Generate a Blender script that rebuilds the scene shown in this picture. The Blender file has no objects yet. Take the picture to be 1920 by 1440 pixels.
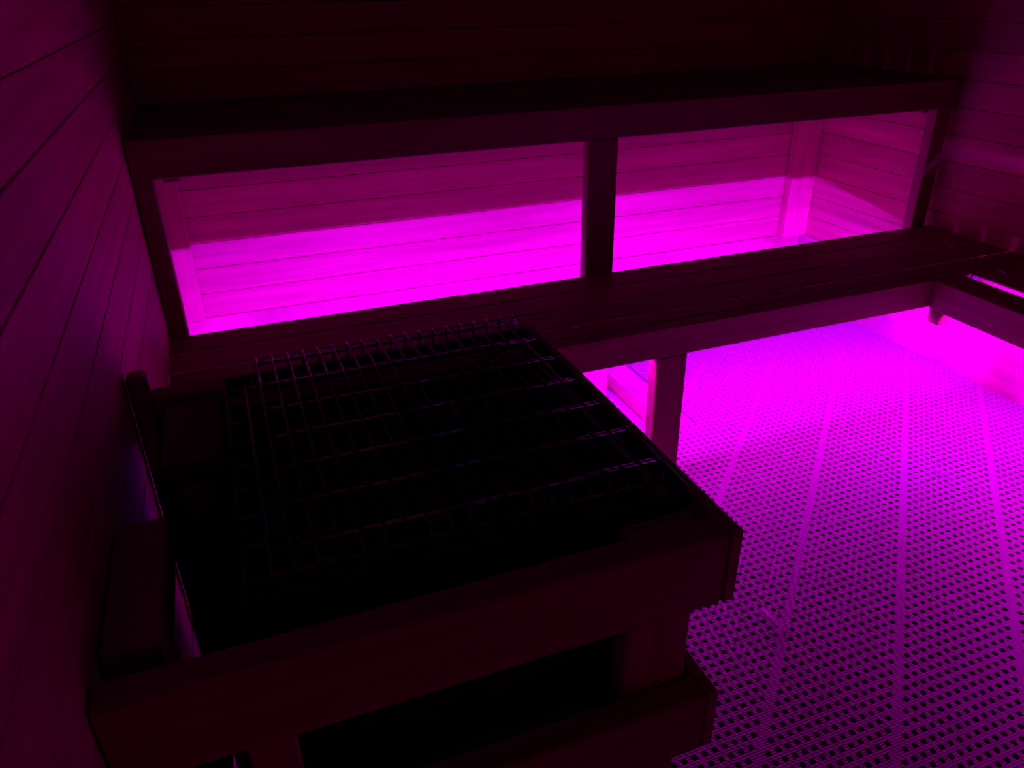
import bpy, bmesh, math, random
import numpy as np
from mathutils import Matrix, Vector
random.seed(7)

# ------------------------------------------------------------------ camera
sc = bpy.context.scene
COL = sc.collection
F_PX = 1434.32
ROT = [[0.9347139, -0.3550195, -0.0164641],      # camera right (world x = along bench, y = depth, z = up)
       [-0.1791376, -0.4306203, -0.8845767],     # camera down
       [0.3069522, 0.8297755, -0.4661041]]       # camera forward
cam_d = bpy.data.cameras.new('camera'); cam = bpy.data.objects.new('camera', cam_d); COL.objects.link(cam)
cam_d.sensor_width = 36.0; cam_d.lens = F_PX / 1920 * 36.0; cam_d.clip_start = 0.02
M = Matrix.Identity(4)
for i in range(3):
    M[i][0] = ROT[0][i]; M[i][1] = -ROT[1][i]; M[i][2] = -ROT[2][i]
M[0][3], M[1][3], M[2][3] = 0.0, 0.0, 1.1904
cam.matrix_world = M
sc.camera = cam

# ------------------------------------------------------------------ world / exposure
w = bpy.data.worlds.new('world'); sc.world = w; w.use_nodes = True
w.node_tree.nodes['Background'].inputs[0].default_value = (0, 0, 0, 1)
w.node_tree.nodes['Background'].inputs[1].default_value = 0.0
sc.view_settings.view_transform = 'Standard'
sc.view_settings.look = 'None'
sc.view_settings.gamma = 1.0
sc.view_settings.use_curve_mapping = False
sc.view_settings.exposure = 0.14
LED_COLOR = (1.0, 0.0, 2.9)     # red + blue diodes, no green
LED_POWER = 400.0
LAMP_COLOR = (0.25, 0.01, 1.0)
LAMP_POWER = 7.0

# ------------------------------------------------------------------ materials
def new_mat(name):
    m = bpy.data.materials.new(name); m.use_nodes = True
    nt = m.node_tree
    return m, nt, nt.nodes['Principled BSDF']

def N(nt, t, **kw):
    n = nt.nodes.new(t)
    for k, v in kw.items():
        setattr(n, k, v)
    return n

def wood(name, dark, light, rough=0.6, scale=(1.2, 22, 22), axis=0, blot=0.0):
    """plank wood: stretched grain noise + tint per plank"""
    m, nt, b = new_mat(name)
    L = nt.links.new
    tc = N(nt, 'ShaderNodeTexCoord'); mp = N(nt, 'ShaderNodeMapping')
    oi = N(nt, 'ShaderNodeObjectInfo')
    s = [22, 22, 22]; s[axis] = 1.2
    mp.inputs['Scale'].default_value = s
    L(tc.outputs['Object'], mp.inputs['Vector'])
    cv = N(nt, 'ShaderNodeCombineXYZ')
    mul = N(nt, 'ShaderNodeMath', operation='MULTIPLY'); mul.inputs[1].default_value = 37.0
    L(oi.outputs['Random'], mul.inputs[0])
    for i in range(3): L(mul.outputs[0], cv.inputs[i])
    L(cv.outputs[0], mp.inputs['Location'])
    n1 = N(nt, 'ShaderNodeTexNoise'); n1.inputs['Scale'].default_value = 2.2; n1.inputs['Detail'].default_value = 6
    L(mp.outputs[0], n1.inputs['Vector'])
    r = N(nt, 'ShaderNodeValToRGB')
    r.color_ramp.elements[0].position = 0.3; r.color_ramp.elements[0].color = (*dark, 1)
    r.color_ramp.elements[1].position = 0.7; r.color_ramp.elements[1].color = (*light, 1)
    L(n1.outputs['Fac'], r.inputs['Fac'])
    hs = N(nt, 'ShaderNodeHueSaturation')
    mr = N(nt, 'ShaderNodeMapRange'); mr.inputs['To Min'].default_value = 0.82; mr.inputs['To Max'].default_value = 1.12
    L(oi.outputs['Random'], mr.inputs['Value']); L(mr.outputs[0], hs.inputs['Value'])
    L(r.outputs[0], hs.inputs['Color'])
    out = hs.outputs[0]
    if blot:
        n2 = N(nt, 'ShaderNodeTexNoise'); n2.inputs['Scale'].default_value = 5.0; n2.inputs['Detail'].default_value = 4
        L(tc.outputs['Object'], n2.inputs['Vector'])
        r2 = N(nt, 'ShaderNodeValToRGB')
        r2.color_ramp.elements[0].position = 0.35; r2.color_ramp.elements[0].color = (1 - blot, 1 - blot, 1 - blot, 1)
        r2.color_ramp.elements[1].position = 0.6; r2.color_ramp.elements[1].color = (1, 1, 1, 1)
        L(n2.outputs['Fac'], r2.inputs['Fac'])
        mx = N(nt, 'ShaderNodeMix', data_type='RGBA', blend_type='MULTIPLY'); mx.inputs['Factor'].default_value = 1
        L(out, mx.inputs['A']); L(r2.outputs[0], mx.inputs['B']); out = mx.outputs['Result']
    L(out, b.inputs['Base Color'])
    b.inputs['Roughness'].default_value = rough
    b.inputs['Specular IOR Level'].default_value = 0.25
    bp = N(nt, 'ShaderNodeBump'); bp.inputs['Strength'].default_value = 0.12; bp.inputs['Distance'].default_value = 0.002
    L(n1.outputs['Fac'], bp.inputs['Height']); L(bp.outputs[0], b.inputs['Normal'])
    return m

CED_D, CED_L = (0.52, 0.31, 0.175), (0.70, 0.43, 0.24)
M_WOOD_X = wood('cedar_along_x', CED_D, CED_L, axis=0)
M_WOOD_Y = wood('cedar_along_y', CED_D, CED_L, axis=1)
M_WOOD_Z = wood('cedar_along_z', CED_D, CED_L, axis=2)
M_BENCH_X = wood('bench_wood_along_x', (0.26, 0.155, 0.085), (0.38, 0.24, 0.135), axis=0, rough=0.5)
M_BENCH_Y = wood('bench_wood_along_y', (0.26, 0.155, 0.085), (0.38, 0.24, 0.135), axis=1, rough=0.5)
M_BENCH_Z = wood('bench_wood_along_z', (0.26, 0.155, 0.085), (0.38, 0.24, 0.135), axis=2, rough=0.5)
M_BASE_X = wood('stained_board_x', (0.64, 0.40, 0.25), (0.74, 0.47, 0.29), axis=0, blot=0.3)
M_BASE_Y = wood('stained_board_y', (0.50, 0.33, 0.28), (0.58, 0.39, 0.33), axis=1, blot=0.3)

def plain(name, col, rough=0.5, metal=0.0, spec=0.5, noise=0.0, nscale=40):
    m, nt, b = new_mat(name); L = nt.links.new
    tc = N(nt, 'ShaderNodeTexCoord'); n = N(nt, 'ShaderNodeTexNoise'); n.inputs['Scale'].default_value = nscale
    L(tc.outputs['Object'], n.inputs['Vector'])
    r = N(nt, 'ShaderNodeValToRGB')
    r.color_ramp.elements[0].position = 0.3
    r.color_ramp.elements[0].color = (*[c * (1 - noise) for c in col], 1)
    r.color_ramp.elements[1].position = 0.7
    r.color_ramp.elements[1].color = (*[min(1, c * (1 + noise)) for c in col], 1)
    L(n.outputs['Fac'], r.inputs['Fac']); L(r.outputs[0], b.inputs['Base Color'])
    b.inputs['Roughness'].default_value = rough; b.inputs['Metallic'].default_value = metal
    b.inputs['Specular IOR Level'].default_value = spec
    return m
M_STEEL = plain('black_painted_steel', (0.012, 0.010, 0.012), rough=0.35, spec=0.4, noise=0.3)
M_WIRE = plain('dark_wire', (0.07, 0.06, 0.07), rough=0.2, metal=0.8, noise=0.2)
M_ROD = plain('steel_rod', (0.28, 0.27, 0.30), rough=0.25, metal=1.0, noise=0.1)
M_STONE = plain('sauna_stone', (0.05, 0.038, 0.036), rough=0.85, noise=0.5, nscale=30)
M_FLOOR = plain('bare_stained_floor', (0.55, 0.37, 0.30), rough=0.55, noise=0.35, nscale=7)
M_CEIL = plain('dark_ceiling_board', (0.05, 0.032, 0.022), rough=0.8, noise=0.2, nscale=6)
M_STRIP = plain('strip_backing', (0.5, 0.5, 0.5), rough=0.6)
M_SCRAP = plain('pale_plastic_scrap', (0.75, 0.7, 0.75), rough=0.25, noise=0.1)
M_LAMPBODY = plain('lamp_housing', (0.3, 0.3, 0.3), rough=0.4)

def emit(name, col, s):
    m = bpy.data.materials.new(name); m.use_nodes = True; nt = m.node_tree
    nt.nodes.clear()
    e = N(nt, 'ShaderNodeEmission'); o = N(nt, 'ShaderNodeOutputMaterial')
    e.inputs[0].default_value = (*col, 1); e.inputs[1].default_value = s
    nt.links.new(e.outputs[0], o.inputs[0]); return m
M_LED = emit('led_diodes', LED_COLOR, LED_POWER)
M_LED_DIM = emit('led_diodes_side', (1.0, 0.0, 2.3), LED_POWER * 0.36)
M_ADDED_VIOLET = emit('added_violet_glow', (0.12, 0.0, 1.0), 1000.0)
M_LED_SPILL = emit('led_spill_glow', (1.0, 0.0, 1.3), LED_POWER * 0.39)  # added bottom glow, spills light onto the floor before the benches
M_LAMP = emit('lamp_lens', LAMP_COLOR, LAMP_POWER)

def mat_vinyl():
    m, nt, b = new_mat('ribbed_vinyl_mat'); L = nt.links.new
    b.inputs['Base Color'].default_value = (0.43, 0.39, 0.37, 1)
    b.inputs['Roughness'].default_value = 0.42
    b.inputs['Specular IOR Level'].default_value = 1.0
    tc = N(nt, 'ShaderNodeTexCoord'); sx = N(nt, 'ShaderNodeSeparateXYZ')
    L(tc.outputs['Object'], sx.inputs[0])
    def wave(sock, period):
        mu = N(nt, 'ShaderNodeMath', operation='MULTIPLY'); mu.inputs[1].default_value = 2 * math.pi / period
        si = N(nt, 'ShaderNodeMath', operation='SINE'); L(sock, mu.inputs[0]); L(mu.outputs[0], si.inputs[0]); return si.outputs[0]
    a = wave(sx.outputs[1], 0.00495); c = wave(sx.outputs[0], 0.0051)
    mul = N(nt, 'ShaderNodeMath', operation='MULTIPLY_ADD'); mul.inputs[1].default_value = 0.45
    L(c, mul.inputs[0]); L(a, mul.inputs[2])
    bp = N(nt, 'ShaderNodeBump'); bp.inputs['Strength'].default_value = 0.9; bp.inputs['Distance'].default_value = 0.0007
    L(mul.outputs[0], bp.inputs['Height']); L(bp.outputs[0], b.inputs['Normal'])
    return m
M_MAT = mat_vinyl()
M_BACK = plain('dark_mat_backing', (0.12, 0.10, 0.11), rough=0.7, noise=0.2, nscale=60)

# ------------------------------------------------------------------ mesh helpers
def link(name, me, mat, parent=None):
    o = bpy.data.objects.new(name, me); COL.objects.link(o)
    if mat and not me.materials: me.materials.append(mat)
    if parent: o.parent = parent
    return o

def box_bm(bm, a, b):
    x0, y0, z0 = a; x1, y1, z1 = b
    v = [bm.verts.new(p) for p in ((x0, y0, z0), (x1, y0, z0), (x1, y1, z0), (x0, y1, z0), (x0, y0, z1), (x1, y0, z1), (x1, y1, z1), (x0, y1, z1))]
    for f in ((0, 3, 2, 1), (4, 5, 6, 7), (0, 1, 5, 4), (1, 2, 6, 5), (2, 3, 7, 6), (3, 0, 4, 7)):
        bm.faces.new([v[i] for i in f])

def to_mesh(bm, name, smooth=False):
    bmesh.ops.recalc_face_normals(bm, faces=bm.faces)
    me = bpy.data.meshes.new(name); bm.to_mesh(me); bm.free()
    if smooth:
        for p in me.polygons: p.use_smooth = True
    return me

def box(name, a, b, mat, parent=None, bevel=0.003, origin=None):
    """bevelled board between two corners; object origin at its base centre"""
    c = ((a[0] + b[0]) / 2, (a[1] + b[1]) / 2, min(a[2], b[2])) if origin is None else origin
    bm = bmesh.new()
    box_bm(bm, [a[i] - c[i] for i in range(3)], [b[i] - c[i] for i in range(3)])
    if bevel:
        bmesh.ops.bevel(bm, geom=bm.edges[:], offset=bevel, segments=1, affect='EDGES')
    o = link(name, to_mesh(bm, name), mat)
    if parent:
        o.parent = parent
        o.location = Vector(c) - parent.matrix_world.translation if parent.type == 'EMPTY' or True else c
    else:
        o.location = c
    return o

def empty(name, loc, label, cat, group=None):
    o = bpy.data.objects.new(name, None); COL.objects.link(o); o.location = loc
    o.matrix_world = Matrix.Translation(loc)
    o['label'] = label; o['category'] = cat
    if group: o['group'] = group
    return o

def tag(o, label, cat, group=None):
    o['label'] = label; o['category'] = cat
    if group: o['group'] = group
    return o

def struct(o):
    o['kind'] = 'structure'
    o.matrix_world = Matrix.Translation(o.location)
    return o

def tube(name, pts, r, mat, parent=None, seg=6):
    bm = bmesh.new(); P = [Vector(p) for p in pts]; rings = []
    org = parent.matrix_world.translation if parent else Vector((0, 0, 0))
    for i, p in enumerate(P):
        d = (P[min(i + 1, len(P) - 1)] - P[max(i - 1, 0)]).normalized()
        up = Vector((0, 0, 1)) if abs(d.z) < 0.9 else Vector((0, 1, 0))
        s = d.cross(up).normalized(); u = s.cross(d)
        rings.append([bm.verts.new(p - org + r * (math.cos(t) * s + math.sin(t) * u)) for t in [2 * math.pi * k / seg for k in range(seg)]])
    for A, B in zip(rings, rings[1:]):
        for k in range(seg): bm.faces.new((A[k], A[(k + 1) % seg], B[(k + 1) % seg], B[k]))
    bm.faces.new(rings[0][::-1]); bm.faces.new(rings[-1])
    return link(name, to_mesh(bm, name, True), mat, parent)

# ------------------------------------------------------------------ room shell
XL, XR, YF, YB, ZC = -0.185, 2.19, -1.30, 2.47, 2.10
PITCH = 0.0813
T = 0.012          # plank thickness
fl = struct(box('floor', (XL - .1, YF - .1, -0.05), (XR + .1, YB + .1, 0.0), M_FLOOR, bevel=0))
ce = struct(box('ceiling', (XL - .1, YF - .1, ZC), (XR + .1, YB + .1, ZC + .05), M_CEIL, bevel=0))

def courses(z0, first):
    zs = [first]
    while zs[0] - PITCH > z0 + 0.01: zs.insert(0, zs[0] - PITCH)
    while zs[-1] + PITCH < ZC: zs.append(zs[-1] + PITCH)
    lo = [z0] + zs; hi = zs + [ZC]
    return [(l, h) for l, h in zip(lo, hi) if h - l > 0.012]

wl = struct(box('wall_left', (XL - .06, YF, 0), (XL - T, YB, ZC), M_WOOD_Y, bevel=0))
wr = struct(box('wall_right', (XR + T, YF, 0), (XR + .06, YB, ZC), M_WOOD_Y, bevel=0))
wb = struct(box('wall_back', (XL - .06, YB + T, 0), (XR + .06, YB + .06, ZC), M_WOOD_X, bevel=0))
wf = struct(box('wall_front', (XL - .06, YF - .06, 0), (XR + .06, YF - T, ZC), M_WOOD_X, bevel=0))
G = 0.0006
for z0, z1 in courses(0.22, 0.951):
    box('plank', (XL - T, YF, z0 + G), (XL, YB, z1 - G), M_WOOD_Y, wl, bevel=0.0016)
for z0, z1 in courses(0.252, 0.332):
    box('plank', (XR, YF, z0 + G), (XR + T, YB, z1 - G), M_WOOD_Y, wr, bevel=0.0016)
    box('plank', (XL, YB, z0 + G), (XR, YB + T, z1 - G), M_WOOD_X, wb, bevel=0.0016)
    box('plank', (XL, YF - T, z0 + G), (XR, YF, z1 - G), M_WOOD_X, wf, bevel=0.0016)
struct(box('baseboard_left', (XL - T, YF, 0), (XL + .002, YB, .22), M_BASE_Y, bevel=0.002))
struct(box('baseboard_right', (XR - .004, YF, 0), (XR + T, YB, .252), M_BASE_Y, bevel=0.002))
struct(box('baseboard_back', (XL, YB - .004, 0), (XR, YB + T, .252), M_BASE_X, bevel=0.002))
struct(box('baseboard_front', (XL, YF - T, 0), (XR, YF + .002, .252), M_BASE_X, bevel=0.002))
struct(box('trim_1', (2.078, YB - .042, .253), (XR - .001, YB - .001, .870), M_WOOD_Z, bevel=0.004))
struct(box('trim_2', (XL + .001, YB - .032, .253), (-.125, YB - .001, .870), M_WOOD_Z, bevel=0.004))

# ------------------------------------------------------------------ upper bench
UY = 1.864
ub = empty('sauna_bench', (1.0, UY, 0), 'tall upper sauna bench with dark seat and open front against back wall', 'bench')
box('fascia', (XL + .002, UY, .816), (XR - .002, UY + .038, .902), M_BENCH_X, ub)
for i in range(6):
    y0 = UY + .044 + i * .093
    box('seat_plank', (XL + .003, y0, .874), (XR - .003, y0 + (.085 if i < 5 else .096), .902), M_BENCH_X, ub)
for x in (XL + .06, .95, 2.10):
    box('joist', (x, UY + .039, .80), (x + .038, YB - .045, .8735), M_BENCH_Y, ub)
for x0, x1 in ((XL + .002, -.141), (.918, 1.005), (2.114, 2.172)):
    box('post', (x0, UY, 0 if x1 < 2 else .400), (x1, UY + .038, .8155), M_BENCH_Z, ub)

# ------------------------------------------------------------------ lower bench along the back
LY = 1.452; ZB = .446; FB = .366
lb = empty('sauna_bench', (1.0, LY, 0), 'low step bench of long planks running below the tall bench', 'bench')
box('fascia', (XL + .002, LY, FB), (XR - .003, LY + .038, ZB), M_BENCH_X, lb)
for y0, y1 in ((LY + .039, 1.550), (1.559, 1.652), (1.661, 1.754), (1.763, 1.860)):
    box('seat_plank', (XL + .003, y0, ZB - .028), (XR - .003, y1, ZB), M_BENCH_X, lb)
for x0, x1 in ((XL + .004, -.12), (.918, 1.004)):
    box('post', (x0, LY, 0.0), (x1, LY + .038, FB - .0005), M_BENCH_Z, lb)
for x in (.30, 1.30, 2.0):
    box('joist', (x, 1.52, ZB - .075), (x + .038, 1.855, ZB - .0285), M_BENCH_Y, lb)
rn = box('floor_runner', (1.062, 1.68, 0), (1.104, 2.42, .014), M_BENCH_Y)
tag(rn, 'flat wooden batten lying on bare floor under the low bench', 'batten')

# ------------------------------------------------------------------ right hand bench
RX = 1.780
rb = empty('sauna_bench', (RX, .4, 0), 'low side bench along right wall with a wide slot between planks', 'bench')
box('fascia', (RX, -.72, .362), (RX + .038, LY - .001, ZB), M_BENCH_Y, rb)
for x0, x1 in ((RX + .039, 1.882), (1.912, 2.000), (2.010, 2.096), (2.106, XR - .004)):
    box('seat_plank', (x0, -.72, ZB - .028), (x1, LY - .004, ZB), M_BENCH_Y, rb)
box('bracket', (RX + .002, 1.412, .325), (RX + .036, 1.449, .3615), M_BENCH_Z, rb, bevel=.002)
box('post', (RX, .10, 0.0), (RX + .038, .188, .3615), M_BENCH_Z, rb)
for y in (-.3, .55, 1.408):
    box('joist', (RX + .039, y, ZB - .07), (XR - .005, y + .03, ZB - .0285), M_BENCH_X, rb)

# ------------------------------------------------------------------ LED strips (diodes on one side, added glow below)
def led_strip(name, a, b, face, label, m, edge=True):
    o = box(name, a, b, M_STRIP, bevel=0)
    me = o.data; me.materials.append(m); me.materials.append(M_LED_SPILL)
    for k, d in enumerate((face, (0, 0, -1))):        # bright diode side, added dimmer glow below for the front floor
        best = max(me.polygons, key=lambda p: p.normal.dot(Vector(d)))
        if k == 0 or edge: best.material_index = 1 + k
    return tag(o, label, 'light strip', 'light strips under the benches')
led_strip('led_strip', (XL + .01, LY + .0385, .3690), (XR - .01, LY + .0445, .378), (0, 1, 0), 'magenta light strip fixed behind the front board of the low step bench', M_LED)
led_strip('led_strip', (RX + .0385, -.70, .3655), (RX + .0445, LY - .03, .374), (1, 0, 0), 'magenta light strip fixed behind the front board of the side bench', M_LED_DIM)

led_strip('led_strip', (1.86, LY - .0045, .385), (2.06, LY - .0005, .395), (0, -1, 0), 'short unseen violet strip added in the corner under the side bench end', M_ADDED_VIOLET, False)  # unseen emitter added to throw the violet patch on the mat

# ------------------------------------------------------------------ perforated mat
def perforated_mat(name, x0, x1, y0, y1, px, py, hole, thick, skip_rect=None):
    i0, i1 = math.ceil(x0 / px), math.floor(x1 / px)
    j0, j1 = math.ceil(y0 / py), math.floor(y1 / py)
    V = []; Fc = []; idx = {}
    def vert(x, y, z):
        k = (round(x * 1e5), round(y * 1e5), round(z * 1e5))
        if k not in idx:
            idx[k] = len(V); V.append((x, y, z))
        return idx[k]
    def in_skip(xc, yc):
        if not skip_rect: return False
        a, b, c, d = skip_rect
        return a < xc < b and c < yc < d + .3 * math.sin(xc * 90)
    h = hole / 2; ch = h * 0.5
    for j in range(j0, j1):
        for i in range(i0, i1):
            X, Y = i * px, j * py; xc, yc = X + px / 2, Y + py / 2
            if in_skip(xc, yc): continue
            c = [(X, Y), (X + px, Y), (X + px, Y + py), (X, Y + py)]
            cv = [vert(p[0], p[1], thick) for p in c]
            if (i - j) % 15 == 0:
                Fc.append(cv); continue
            hx = h + random.uniform(-.0004, .0004)
            q = [(xc - hx + ch, yc - h), (xc + hx - ch, yc - h), (xc + hx, yc - h + ch), (xc + hx, yc + h - ch),
                 (xc + hx - ch, yc + h), (xc - hx + ch, yc + h), (xc - hx, yc + h - ch), (xc - hx, yc - h + ch)]
            qv = [vert(p[0], p[1], thick) for p in q]
            bv = [vert(p[0], p[1], 0.001) for p in q]
            for k in range(8):
                n = (k + 1) % 8
                Fc.append((qv[k], qv[n], bv[n], bv[k]))
            for k in range(4):
                n = (k + 1) % 4
                Fc.append((cv[k], cv[n], qv[2 * k + 1], qv[2 * k]))
                Fc.append((cv[n], qv[(2 * k + 2) % 8], qv[2 * k + 1]))
    # outer skirt
    xa, xb, ya, yb = i0 * px, i1 * px, j0 * py, j1 * py
    o = len(V)
    V.extend([(xa, ya, thick), (xb, ya, thick), (xb, yb, thick), (xa, yb, thick), (xa, ya, 0), (xb, ya, 0), (xb, yb, 0), (xa, yb, 0)])
    for k in range(4):
        n = (k + 1) % 4; Fc.append((o + k, o + n, o + 4 + n, o + 4 + k))
    me = bpy.data.meshes.new(name); me.from_pydata(V, [], Fc); me.update()
    o = link(name, me, M_MAT)
    # dark backing sheet seen through the holes, cut away where the mat is
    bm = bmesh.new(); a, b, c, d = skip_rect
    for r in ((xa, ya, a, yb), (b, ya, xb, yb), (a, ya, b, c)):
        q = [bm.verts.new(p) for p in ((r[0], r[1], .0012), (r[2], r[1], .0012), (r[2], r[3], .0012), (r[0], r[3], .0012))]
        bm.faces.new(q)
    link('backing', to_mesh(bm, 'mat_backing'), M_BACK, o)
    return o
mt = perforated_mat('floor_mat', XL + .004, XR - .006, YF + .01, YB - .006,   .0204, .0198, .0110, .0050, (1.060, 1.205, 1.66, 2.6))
tag(mt, 'ribbed vinyl mat full of small square drain holes covering the floor', 'mat')

# ------------------------------------------------------------------ heater guard (wood rails)
ZG = .66; GX = .463; GY = .530
gd = empty('heater_guard', (.14, GY, 0), 'wooden rail guard boxing in the black heater beside plank wall', 'guard')
box('rail', (XL + .001, GY, ZG - .10), (GX - .019, GY + .036, ZG), M_BENCH_X, gd)
box('rail', (GX - .018, GY, ZG - .10), (GX, 1.140, ZG), M_BENCH_Y, gd)
box('rail', (-.154, 1.104, ZG - .09), (GX - .019, 1.140, ZG), M_BENCH_X, gd)
box('rail', (XL + .003, GY, .310), (GX - .019, GY + .036, .410), M_BENCH_X, gd)
box('rail', (GX - .018, GY, .310), (GX, 1.140, .410), M_BENCH_Y, gd)
box('post', (.346, GY + .037, .0065), (.434, GY + .070, ZG - .012), M_BENCH_Z, gd)
box('post', (-.078, GY + .037, .0065), (-.030, GY + .066, ZG - .06), M_BENCH_Z, gd)
box('post', (XL + .003, GY + .037, .0065), (-.143, GY + .066, ZG - .101), M_BENCH_Z, gd)
box('rail', (XL + .003, GY + .068, .25), (-.127, .830, .41), M_BENCH_Y, gd)  # added to block the lit sliver between the left posts
box('rail', (XL + .003, GY + .068, ZG - .052), (-.127, .800, ZG - .002), M_BENCH_Y, gd)
box('post', (.395, 1.070, .0065), (.433, 1.103, ZG - .012), M_BENCH_Z, gd)
box('post', (XL + .003, 1.106, .0065), (XL + .031, 1.138, .695), M_BENCH_Z, gd, bevel=.006)

# ------------------------------------------------------------------ heater
HX0, HX1, HY0, HY1, ZH = -.050, .424, .612, 1.062, .672
ht = empty('sauna_heater', (.19, .84, .006), 'black steel electric sauna heater topped by a wire cage over stones', 'heater')
bm = bmesh.new()
w_ = .004
box_bm(bm, (HX0 + .02, HY0 + .02, .10), (HX1 - .02, HY1 - .02, .546))          # closed lower body
for a, b in (((HX0, HY0, .08), (HX1, HY0 + w_, ZH - .03)), ((HX0, HY1 - w_, .08), (HX1, HY1, ZH - .03)),
             ((HX0, HY0 + w_, .08), (HX0 + w_, HY1 - w_, ZH - .03)), ((HX1 - w_, HY0 + w_, .08), (HX1, HY1 - w_, ZH - .03))):
    box_bm(bm, a, b)
off = Vector(ht.location)
bmesh.ops.translate(bm, verts=bm.verts, vec=-off)
link('body', to_mesh(bm, 'heater_body'), M_STEEL, ht)
box('junction_box', (-.148, .905, .10), (HX0 - .001, 1.098, .652), M_STEEL, ht, bevel=.012)
for x in (HX0 + .03, HX1 - .06):
    for y in (HY0 + .03, HY1 - .06):
        box('leg', (x, y, .0065), (x + .03, y + .03, .10), M_STEEL, ht, bevel=.002)
# rim : four folded steel strips round the stone box
RX0, RX1, RY0, RY1 = -.050, .430, .590, 1.075
RZ0, RZ1 = .655, .685
for a, b in (((RX0, RY0, RZ0), (RX1, RY0 + .003, RZ1)), ((RX0, RY1 - .003, RZ0), (RX1, RY1, RZ1)),
             ((RX0, RY0 + .003, RZ0), (RX0 + .003, RY1 - .003, RZ1)), ((RX1 - .003, RY0 + .003, RZ0), (RX1, RY1 - .003, RZ1))):
    box('rim', a, b, M_STEEL, ht, bevel=.0008)
IX0, IX1, IY0, IY1 = -.022, .405, .618, 1.048
for a, b in (((IX0, IY0), (IX1, IY0)), ((IX0, IY1), (IX1, IY1)), ((IX0, IY0), (IX0, IY1)), ((IX1, IY0), (IX1, IY1))):
    tube('frame_wire', [(a[0], a[1], RZ1 - .004), (b[0], b[1], RZ1 - .004)], .003, M_WIRE, ht)
for k in range(9):
    y = RY0 + .03 + k * (RY1 - RY0 - .06) / 8
    tube('tie_wire', [(RX0 + .002, y, RZ1 - .004), (IX0, y, RZ1 - .004)], .0025, M_WIRE, ht)
    tube('tie_wire', [(IX1, y, RZ1 - .004), (RX1 - .002, y, RZ1 - .004)], .0025, M_WIRE, ht)
for k in range(9):
    x = RX0 + .04 + k * (RX1 - RX0 - .08) / 8
    tube('tie_wire', [(x, RY0 + .002, RZ1 - .004), (x, IY0, RZ1 - .004)], .0025, M_WIRE, ht)
    tube('tie_wire', [(x, IY1, RZ1 - .004), (x, RY1 - .002, RZ1 - .004)], .0025, M_WIRE, ht)
ZW = .712
NW = 19
first = None
for k in range(NW):
    x = -.001 + k * (.402 / (NW - 1))
    pts = [(x, .606, RZ1 - .004), (x, .606, ZW - .008), (x, .609, ZW - .002), (x, .615, ZW), (x, 1.070, ZW), (x, 1.076, ZW - .002), (x, 1.079, ZW - .008), (x, 1.079, RZ1 - .010)]
    if first is None:
        first = tube('cage_wire', pts, .0017, M_WIRE, ht); x_first = x
    else:
        c = first.copy(); COL.objects.link(c); c.parent = ht; c.location.x = x - x_first
for k in range(7):
    y = .625 + k * .072
    tube('cage_rod', [(-.006, y, ZW - .0042), (.407, y, ZW - .0042)], .0026, M_ROD, ht, seg=12)

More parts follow.
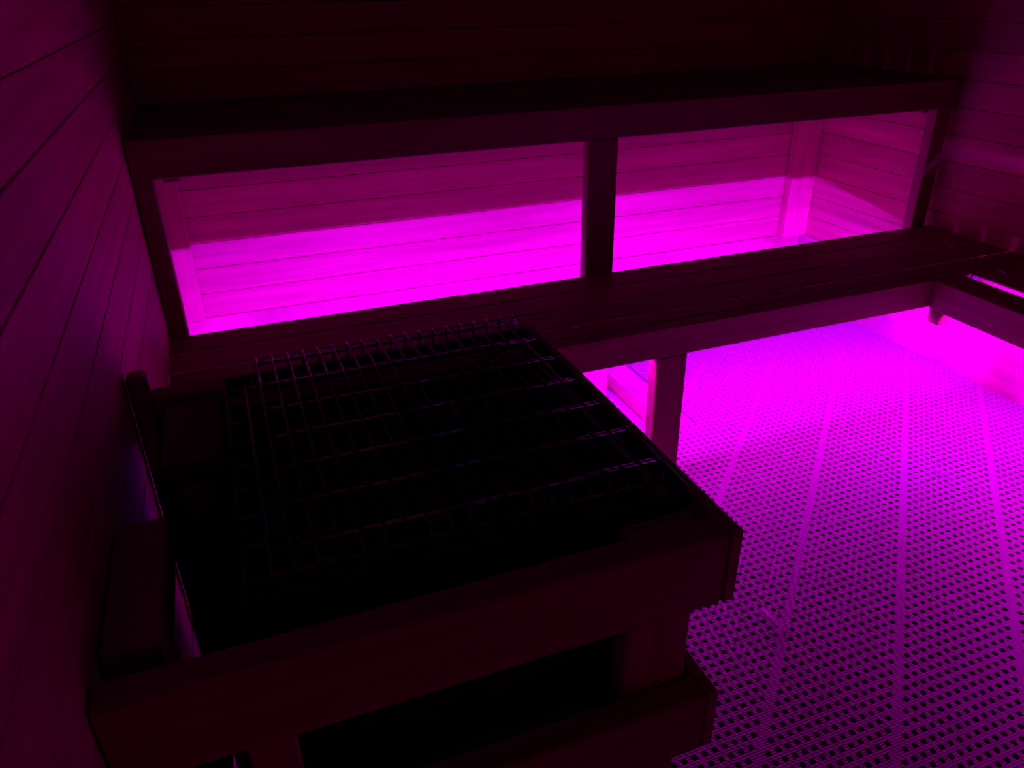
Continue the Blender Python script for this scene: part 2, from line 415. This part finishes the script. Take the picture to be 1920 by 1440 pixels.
# stones in the heater
stone_meshes = []
for s in range(6):
    bm = bmesh.new(); bmesh.ops.create_icosphere(bm, subdivisions=2, radius=1.0)
    ax = [random.uniform(.75, 1.0) for _ in range(3)]
    ph = [random.uniform(0, 6) for _ in range(6)]
    for v in bm.verts:
        p = v.co.copy()
        d = 1 + .12 * math.sin(3 * p.x + ph[0]) + .12 * math.sin(3.5 * p.y + ph[1]) + .08 * math.sin(5 * p.z + ph[2])
        v.co = Vector((p.x * ax[0], p.y * ax[1], p.z * ax[2])) * d * .78
    me = to_mesh(bm, 'stone'); me.materials.append(M_STONE); stone_meshes.append(me)
for j in range(9):
    for i in range(9):
        sx = HX0 + .034 + i * .0505 + random.uniform(-.004, .004)
        sy = HY0 + .034 + j * .0475 + random.uniform(-.004, .004)
        r = random.uniform(.0215, .0245)
        o = bpy.data.objects.new('heater_stone', stone_meshes[(i * 5 + j * 3 + i * j) % 6]); COL.objects.link(o)
        o.scale = (r, r, r); o.rotation_euler = [random.uniform(0, 6) for _ in range(3)]
        o.location = (sx, sy, .551 + r * .82)
        tag(o, 'small dark sauna stone lying under the wire cage of the heater', 'stone', 'stones in the heater')

# ------------------------------------------------------------------ canister beside the heater
bm = bmesh.new()
prof = [(.0, 0), (.037, 0), (.039, .004), (.039, .600), (.037, .617), (.030, .630), (.016, .637), (0, .639)]
seg = 24; rings = []
for r, z in prof:
    rings.append([bm.verts.new((r * math.cos(2 * math.pi * k / seg), r * math.sin(2 * math.pi * k / seg), z)) for k in range(seg)] if r > 0 else [bm.verts.new((0, 0, z))])
for A, B in zip(rings, rings[1:]):
    for k in range(seg):
        n = (k + 1) % seg
        if len(A) == 1: bm.faces.new((A[0], B[n], B[k]))
        elif len(B) == 1: bm.faces.new((A[k], A[n], B[0]))
        else: bm.faces.new((A[k], A[n], B[n], B[k]))
cn = link('metal_canister', to_mesh(bm, 'metal_canister', True), M_STEEL)
cn.location = (-.098, .86, .0056)
tag(cn, 'tall round black metal canister standing between heater and left plank wall', 'canister')

# ------------------------------------------------------------------ small litter on the mat
o = tube('plastic_scrap', [(.906, .945, .0095), (.903, .925, .0125), (.903, .905, .0135), (.905, .885, .0125), (.902, .870, .0095)], .0034, M_SCRAP)
tag(o, 'short pale curled scrap lying on the mat beside heater guard', 'scrap')
o = tube('straw', [(1.655, 1.209, .0085), (1.660, 1.152, .0085)], .0012, M_SCRAP)
tag(o, 'hair thin straight pale straw lying on mat near side bench', 'straw')

# ------------------------------------------------------------------ violet ceiling lamp (out of view)
lp = empty('ceiling_lamp', (.55, .70, ZC), 'small round violet ceiling lamp above the heater', 'lamp')
def disc(name, r, z0, z1, mat, parent):
    bm = bmesh.new(); bmesh.ops.create_cone(bm, cap_ends=True, segments=32, radius1=r, radius2=r, depth=z1 - z0)
    bmesh.ops.translate(bm, verts=bm.verts, vec=(0, 0, (z0 + z1) / 2))
    return link(name, to_mesh(bm, name), mat, parent)
disc('housing', .065, -.018, 0, M_LAMPBODY, lp)
disc('lens', .05, -.024, -.0182, M_LAMP, lp)
